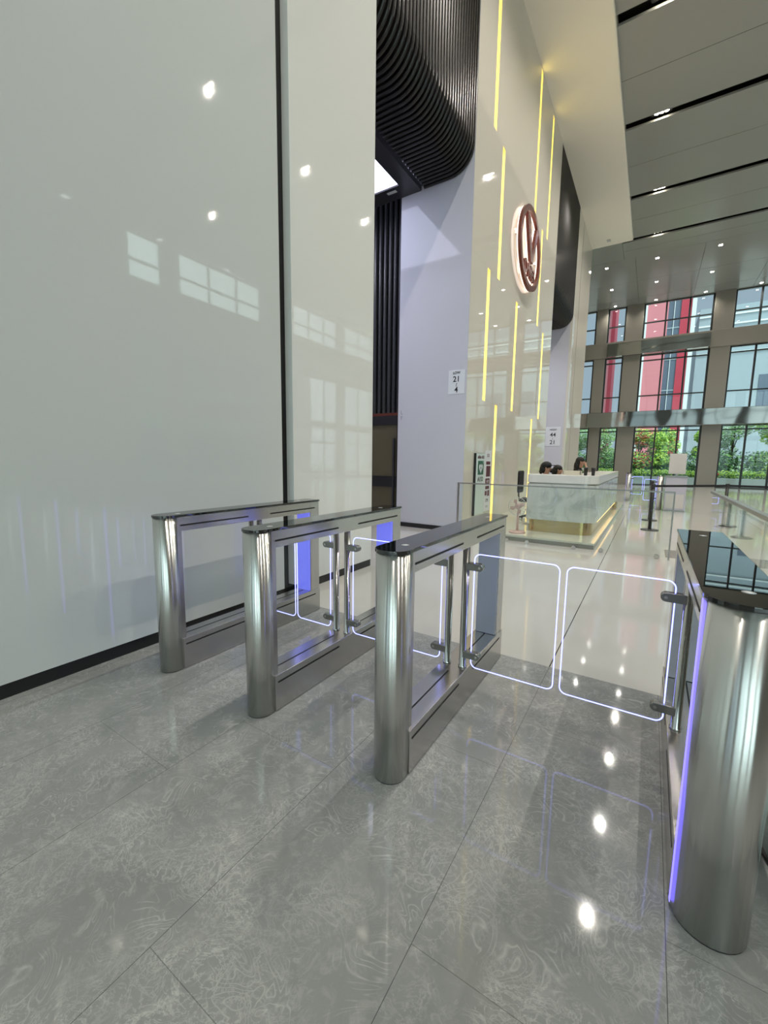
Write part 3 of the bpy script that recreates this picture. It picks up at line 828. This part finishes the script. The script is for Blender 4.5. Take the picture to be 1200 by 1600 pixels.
for (x, y, hz, lab, kw, cl) in (
    (-1.85, 9.12, 1.185, 'seated person in black cap and black top, leftmost behind the desk', dict(cap=True), 'black office chair under the person in the cap'),
    (-1.80, 10.2, 1.13, 'seated person with black hair in a bun and dark collared top, between two colleagues', dict(bun=True), 'black office chair under the person with the bun'),
    (-1.50, 11.4, 1.325, 'person with long dark hair resting chin on hand, rightmost at the desk', dict(long_hair=True, hand=True), 'black office chair under the person resting chin on hand')):
    person((x, y, .10), 0, hz, lab, **kw)
    office_chair((x + .03, y, .10), 0, cl, sh=hz - .62 - .085, back_h=.40)
office_chair((-2.25, 9.80, .10), 0, 'empty black office chair left of the desk, by the feature wall', sh=.50, back_h=.62)

# pink fan
def fan():
    t = empty('standing_fan', (-2.03, 7.9, .10), label='pink standing fan with round wire cage left of the marble desk', cat='fan')
    MB().lathe([(.15, 0), (.15, .015), (.13, .03), (.03, .045)], (0, 0, 0), 'z', 28).build('base', 'pink_plastic', t)
    MB().cyl((0, 0, .04), .022, .36).build('pole', 'pink_plastic', t)
    MB().lathe([(.03, -.09), (.055, -.06), (.06, 0.02), (.03, .03)], (0, 0, .50), 'y', 20).build('motor_housing', 'pink_plastic', t)
    c_ = MB()
    for k in range(24):
        a = 2 * PI * k / 24
        c_.tube([(.02 * math.cos(a), -.10, .5 + .02 * math.sin(a)), (.12 * math.cos(a), -.115, .5 + .12 * math.sin(a)), (.165 * math.cos(a), -.07, .5 + .165 * math.sin(a)), (.12 * math.cos(a), -.02, .5 + .12 * math.sin(a))], .0018, 4)
    c_.tube([(.167 * math.cos(2 * PI * k / 32), -.07, .5 + .167 * math.sin(2 * PI * k / 32)) for k in range(32)], .005, 6, closed=True)
    c_.build('cage', 'white_lacquer', t)
    for k in range(4):
        a = PI / 2 * k + .3
        MB().prism([(.02 * math.cos(a), .5 + .02 * math.sin(a)), (.13 * math.cos(a - .25), .5 + .13 * math.sin(a - .25)), (.145 * math.cos(a + .15), .5 + .145 * math.sin(a + .15)), (.10 * math.cos(a + .5), .5 + .10 * math.sin(a + .5))], 'y', -.075, -.07).build('blade', 'pink_plastic', t)
fan()

# ------------------------------------------------------------------ glass railing, handrail
def glass_rail():
    t = empty('glass_railing', (-3.02, 7.40, 0), label='clear glass railing with slim steel top rail in front of the reception desk', cat='railing')
    Ln = 3.36
    MB().box(0, Ln, -.012, .012, 1.0, 1.022).build('top_rail', 'steel_trim', t)
    MB().box(-.03, .0, -.015, .015, 0, 1.022).build('end_post', 'steel_trim', t)
    for a, b in ((.03, 1.12), (1.13, 2.24), (2.25, Ln - .02)):
        MB().box(a, b, -.005, .005, .03, 1.0).build('glass_panel', 'clear_glass', t)
    for x in (.2, .95, 1.3, 2.05, 2.45, 3.2):
        MB().lathe([(.035, -.022), (.035, .022)], (x, 0, .03), 'y', 20).build('floor_clamp', 'polished_steel', t)
    MB().box(Ln - .02, Ln, -.012, .012, 0, 1.0).build('end_edge', 'steel_trim', t)
glass_rail()
def side_rail():
    t = empty('side_railing', (.85, 3.2, 0), label='glass side railing with broad flat steel handrail running toward the camera at right', cat='railing')
    MB().box(-.03, .03, 0, 5.0, .975, 1.015).build('handrail', 'steel_trim', t, bevel=.006)
    for k in range(4):
        MB().box(-.005, .005, .03 + k * 1.24, 1.22 + k * 1.24, .03, .975).build('glass_panel', 'clear_glass', t)
        MB().box(-.02, .02, .10 + k * 1.24, .16 + k * 1.24, 0, .10).build('floor_clamp', 'polished_steel', t)
side_rail()
def stanchion(x, y, label):
    t = empty('belt_stanchion', (x, y, 0), label=label, cat='stanchion', group='black belt stanchions')
    MB().lathe([(.17, 0), (.17, .012), (.15, .02), (.04, .03)], (0, 0, 0), 'z', 36).build('base', 'black_plastic', t)
    MB().cyl((0, 0, .025), .032, .90, n=20).build('post', 'black_plastic', t)
    MB().lathe([(.036, .90), (.036, .985), (.03, .995)], (0, 0, 0), 'z', 20).build('belt_head', 'dark_frame', t)
    return t
s1 = stanchion(.085, 10.55, 'black belt stanchion nearest the camera, in line with the far kiosk')
s2 = stanchion(.075, 12.35, 'black belt stanchion standing directly behind the nearest one')
s3 = stanchion(1.50, 12.1, 'black belt stanchion to the right, above the right turnstile top')
def belt(p, a, b, nm):
    dx, dy = b[0] - a[0], b[1] - a[1]; o = MB().box(0, math.hypot(dx, dy) - .06, -.002, .002, .925, .972).build(nm, 'black_cloth', p)
    o.location = (0.03, 0, 0); o.rotation_euler = (0, 0, math.atan2(dy, dx)); return o
belt(s1, (.085, 10.55), (1.50, 12.1), 'belt'); belt(s3, (1.5, 12.1), (4.5, 12.0), 'belt')
stanchion(4.5, 12.0, 'black belt stanchion farthest to the right, at the end of the long belt')
# sign kiosk
def kiosk():
    t = empty('sign_stand', (.68, 15.3, 0), label='white sign board standing on a lavender grey cabinet near the far windows', cat='sign stand')
    MB().box(-.26, .26, -.22, .22, .04, 1.03).build('cabinet', 'lavender_cabinet', t, bevel=.01)
    MB().box(-.28, .28, -.24, .24, 1.03, 1.06).build('cabinet_top', 'steel_trim', t)
    MB().box(-.27, .27, -.23, .23, 0, .04).build('plinth', 'steel_trim', t)
    MB().box(-.21, .21, -.02, .02, 1.12, 1.72).build('sign_board', 'white_lacquer', t, bevel=.005)
    MB().box(-.03, .03, -.015, .015, 1.06, 1.12).build('sign_post', 'steel_trim', t)
    MB().box(-.22, .22, -.225, -.2201, .10, .52).build('lower_panel', 'white_lacquer', t)
kiosk()
# partly seen items right of the big turnstile
t = empty('oval_bin', (.62, 1.93, 0), label='pale green oval bin with black rim just right of the big turnstile', cat='bin')
MB().lathe([(.16, .0), (.165, .01), (.165, .02)], (0, 0, 0), 'z', 36).build('base_rim', 'black_plastic', t)
MB().lathe([(.158, .02), (.155, .30), (.15, .31)], (0, 0, 0), 'z', 36).build('body', 'pale_green_panel', t)
MB().lathe([(.158, .31), (.158, .33), (.14, .335)], (0, 0, 0), 'z', 36).build('lid_rim', 'black_plastic', t)

# ------------------------------------------------------------------ ceiling lamps
def slot_lamp(x, y, label, energy=True):
    t = empty('slot_downlight', (x, y, CH + .10), label=label, cat='ceiling light', group='triple spots in the ceiling slots')
    MB().box(-.26, .26, -.10, .10, .0, .15).build('housing', 'black_plastic', t)
    g = MB()
    for k in (-1, 0, 1): g.lathe([(.055, -.012), (.055, -.001)], (k * .125, 0, 0), 'z', 16)
    g.build('lamps', 'lamp_glow', t)
    l = bpy.data.lights.new('spot_beam', 'SPOT'); l.energy = LAMP_W * 3; l.color = (1, .93, .84); l.spot_size = math.radians(150); l.spot_blend = 1; l.shadow_soft_size = .03
    o = bpy.data.objects.new('spot_beam', l); COL.objects.link(o); o.parent = t; o.location = (0, 0, -.14)
    return t
near_names = ['out of frame behind the camera', 'beyond the camera position', 'above the turnstiles']
vis = {11.95: 'at the top edge of the frame', 15.59: 'in the second black slot from the top', 19.58: 'in the third black slot from the top', 23.07: 'in the fourth and farthest black slot'}
for y in (.62, 4.4, 8.15, 11.95, 15.59, 19.58, 23.07):
    for x in (-.53, 4.86, 10.1):
        if x > 9 and abs(y - 11.95) > .1: continue
        if y in vis and x < 0: lab = 'triple warm spot lamp ' + vis[y]
        else: lab = 'triple warm spot lamp %s' % ('over the reception aisle, outside the frame' if x < 0 else 'toward the middle of the hall, outside the frame' if x < 6 else 'by the right facade, outside the frame')
        slot_lamp(x, y, lab)
rowname = {26.6: 'nearest row', 28.9: 'middle row', 31.4: 'row next to the far windows'}
for y, ry in ((25.6, 'nearest row'), (28.8, 'middle row'), (31.85, 'row next to the far windows')):
    for x, cn in ((-2.72, 'left by the soffit end'), (-.52, 'second from the left'), (1.93, 'third from the left'), (4.4, 'fourth from the left')):
        t = empty('square_downlight', (x, y, CH), label='small far ceiling downlight, %s, %s' % (ry, cn), cat='ceiling light', group='far ceiling downlights')
        MB().box(-.09, .09, -.09, .09, -.012, 0).build('trim_frame', 'sensor_grey', t)
        MB().box(-.065, .065, -.065, .065, -.016, -.0121).build('lamp', 'lamp_glow_cool', t)
        l = bpy.data.lights.new('lamp_beam', 'SPOT'); l.energy = LAMP_W * 1.2; l.color = (1, .95, .85); l.spot_size = math.radians(140); l.spot_blend = 1; l.shadow_soft_size = .06
        o = bpy.data.objects.new('lamp_beam', l); COL.objects.link(o); o.parent = t; o.location = (0, 0, -.05)
for y, lab in ((11.95, 'small round ceiling sensor in the topmost slot, near the soffit'), (15.62, 'small round ceiling sensor in the second slot, near the soffit')):
    t = MB().lathe([(.07, -.03), (.07, 0)], (0, 0, 0), 'z', 20).lathe([(.04, -.05), (.05, -.03)], (0, 0, 0), 'z', 20).build('ceiling_sensor', 'sensor_grey'); t.location = (-1.16, y, CH + .25); tag(t, lab, 'sensor')
tag(MB().box(-2.45, -2.30, 22.2, 22.4, 11.315, 11.3299).build('soffit_vent', 'sensor_grey'), 'small grey vent near the far end of the white soffit', 'vent')

# ------------------------------------------------------------------ outside
struct('ground_outside', MB().box(-60, 80, Y1 + .51, 120, -.3, -.15), 'pavement')
struct('ground_right', MB().box(XR + .41, 80, -40, Y1 + .5, -.3, -.15), 'pavement')
struct('ground_back', MB().box(-40, XR + .4, -60, Y0 - .35, -.3, -.15), 'pavement')
tag(MB().box(-14, 20, 37, 37.3, -.15, .45).build('garden_wall', 'planter_white'), 'low white garden wall outside the far windows', 'garden wall')
def leaves(center, rad, n, size, rnd, flat=1.0):
    V, Fc = [], []
    for i in range(n):
        while True:
            p = Vector((rnd.uniform(-1, 1), rnd.uniform(-1, 1), rnd.uniform(-1, 1)))
            if p.length <= 1 and p.length > .35: break
        p = Vector((p.x * rad[0] + center[0], p.y * rad[1] + center[1], p.z * rad[2] + center[2]))
        a = Vector((rnd.gauss(0, 1), rnd.gauss(0, 1), rnd.gauss(0, .6))).normalized(); b = a.orthogonal().normalized()
        s = size * rnd.uniform(.6, 1.3); k = len(V)
        V += [p - a * s, p + b * s * .55, p + a * s, p - b * s * .55]; Fc.append((k, k + 1, k + 2, k + 3))
    return V, Fc
def foliage(name, blobs, mats, parent, seed, size):
    rnd = random.Random(seed); V, Fc = [], []
    for c, r, n in blobs:
        v, f_ = leaves(c, r, n, size, rnd); k = len(V); V += v; Fc += [tuple(i + k for i in q) for q in f_]
    me = bpy.data.meshes.new(name); me.from_pydata(V, [], Fc)
    for q in mats: me.materials.append(M[q])
    for p in me.polygons: p.material_index = rnd.randrange(len(mats))
    o = bpy.data.objects.new(name, me); COL.objects.link(o); o.parent = parent; return o
def tree(x, y, h, mats, seed, label, spread=1.6, low=.9):
    t = empty('tree', (x, y, -.15), label=label, cat='tree', group='trees outside the far windows')
    rnd = random.Random(seed)
    tr = MB(); tr.tube([(0, 0, 0), (.05, 0, h * .3), (-.05, .05, h * .6), (.0, 0, h * .85)], [.12, .09, .06, .02], 8)
    blobs = []
    for k in range(7):
        a = rnd.uniform(0, 2 * PI); r = rnd.uniform(.2, .8) * spread; zz = rnd.uniform(low, h * .95)
        tr.tube([(0, 0, max(.4, zz * .6)), (r * math.cos(a) * .6, r * math.sin(a) * .6, zz * .9), (r * math.cos(a), r * math.sin(a), zz)], [.035, .02, .01], 6)
        blobs.append(((r * math.cos(a), r * math.sin(a), zz), (spread * .55, spread * .55, spread * .45), 520))
    tr.build('trunk', 'bark', t)
    foliage('foliage', blobs, mats, t, seed, .10)
def hedge(x0, x1, y, z0, z1, mats, seed, label, dens=900, size=.07):
    t = empty('hedge', ((x0 + x1) / 2, y, z0), label=label, cat='hedge')
    w = (x1 - x0); blobs = []; k = int(w / .7) + 1
    for i in range(k): blobs.append(((-w / 2 + (i + .5) * w / k, 0, (z1 - z0) * .5), (.6, .45, (z1 - z0) * .58), dens))
    foliage('foliage', blobs, mats, t, seed, size)
    MB().box(-w / 2, w / 2, -.15, .15, -.3 if z0 > 0 else 0, (z1 - z0) * .55).build('inner_growth', 'leaf_dark', t)
hedge(-14, 20, 37.8, .30, .95, ['leaf_yellow_green', 'leaf_yellow_green', 'leaf_green'], 3, 'low bright yellow green hedge just above the white garden wall', 320)
hedge(-14, 20, 40.5, 0, 2.3, ['leaf_dark', 'leaf_dark', 'leaf_green'], 4, 'dark green hedge behind the low bright one', 420, .10)
tree(-6.5, 41.5, 4.6, ['leaf_pale', 'leaf_green'], 11, 'pale green tree seen through the leftmost far windows', 1.6)
tree(-3.6, 42.0, 5.0, ['leaf_green', 'leaf_pale'], 12, 'green tree behind the head of the person resting chin on hand', 1.6)
tree(-.9, 40.8, 4.7, ['leaf_yellow_green', 'leaf_green', 'leaf_red'], 13, 'yellow green tree with red tips left of the white sign board', 1.5)
tree(.6, 41.0, 4.4, ['leaf_yellow_green', 'leaf_green'], 14, 'bright yellow green tree directly behind the white sign board', 1.3)
tree(3.3, 42.2, 4.2, ['leaf_green', 'leaf_yellow_green'], 15, 'slender green tree just right of the white sign board', 1.1, 2.0)
tree(5.2, 41.5, 5.2, ['leaf_pale', 'leaf_pale', 'leaf_green'], 16, 'pale greyish green tree right of the second taupe pillar', 1.6)
tree(7.8, 40.5, 5.0, ['leaf_yellow_green', 'leaf_green'], 17, 'bright green tree at the right edge of the picture', 1.6)
tree(10.8, 41.5, 5.0, ['leaf_green', 'leaf_pale'], 18, 'green tree beyond the right edge of the picture', 1.6)
# flowers
tag(MB().ball((3.9, 37.4, .62), .09, 2).ball((4.02, 37.42, .72), .08, 2).ball((3.85, 37.42, .78), .06, 1).build('flower_cluster', 'flower_red'), 'small red flowers on the low hedge by the right windows', 'flowers')
# buildings
def building(name, loc, label, parts):
    t = empty(name, loc, label=label, cat='building')
    for nm, mt, boxes in parts:
        mb = MB()
        for b in boxes: mb.box(*b)
        mb.build(nm, mt, t)
    return t
building('striped_tower', (0, 60, -.15), 'tall building with pink panels, dark glass and red strips', [
    ('pink_panel', 'facade_pink', [(-1.7, .35, 0, 6, 0, 30)]), ('glass_strip', 'facade_blue_glass', [(.35, 1.55, .1, 6, 0, 30)]),
    ('red_strip', 'facade_red', [(1.55, 2.55, 0, 6, 0, 30)]), ('white_strip', 'facade_white', [(2.55, 2.95, -.05, 6, 0, 30), (-1.9, -1.7, -.05, 6, 0, 30)]),
    ('mullion', 'facade_white', [(.9, .96, .02, .1, 0, 30)]),
    ('floor_band', 'facade_pale', [(.36, 1.54, .03, .1, z, z + .12) for z in (3, 6.5, 10, 13.5, 17, 20.5, 24)])])
building('red_slab', (-6.2, 66, -.15), 'narrow red and pink building behind the left windows', [
    ('wall', 'facade_pink', [(-.6, .3, 0, 4, 0, 25)]), ('strip', 'facade_red', [(.3, .75, -.05, 4, 0, 25)])])
building('pale_block', (12, 72, -.15), 'pale building with thin horizontal lines behind the right windows', [
    ('wall', 'facade_pale', [(-8, 20, 0, 8, 0, 22)]), ('ledge', 'facade_white', [(-8, 20, -.15, 0, z, z + .18) for z in (16, 17.2, 18.4, 19.6, 20.8)]),
    ('window_band', 'facade_blue_glass', [(-1.2, 1.8, -.05, 0, 8.5, 13.0), (4, 7, -.05, 0, 8.5, 13)])])
building('street_block', (34, 14, -.15), 'long pale building with bright floor bands, mirrored in the white left wall', [
    ('wall', 'facade_pale', [(0, 5, -16, 30, 0, 15.5)]), ('floor_band', 'facade_white', [(-.3, 0, -16, 30, 4.2, 5.5), (-.3, 0, -16, 30, 7.4, 8.6), (-.3, 0, -16, 30, 1.2, 1.7)]), ('window_band', 'facade_blue_glass', [(-.05, 0, -16, 30, 2.0, 4.0), (-.05, 0, -16, 30, 5.7, 7.2), (-.05, 0, -16, 30, 9.0, 11.0)])])
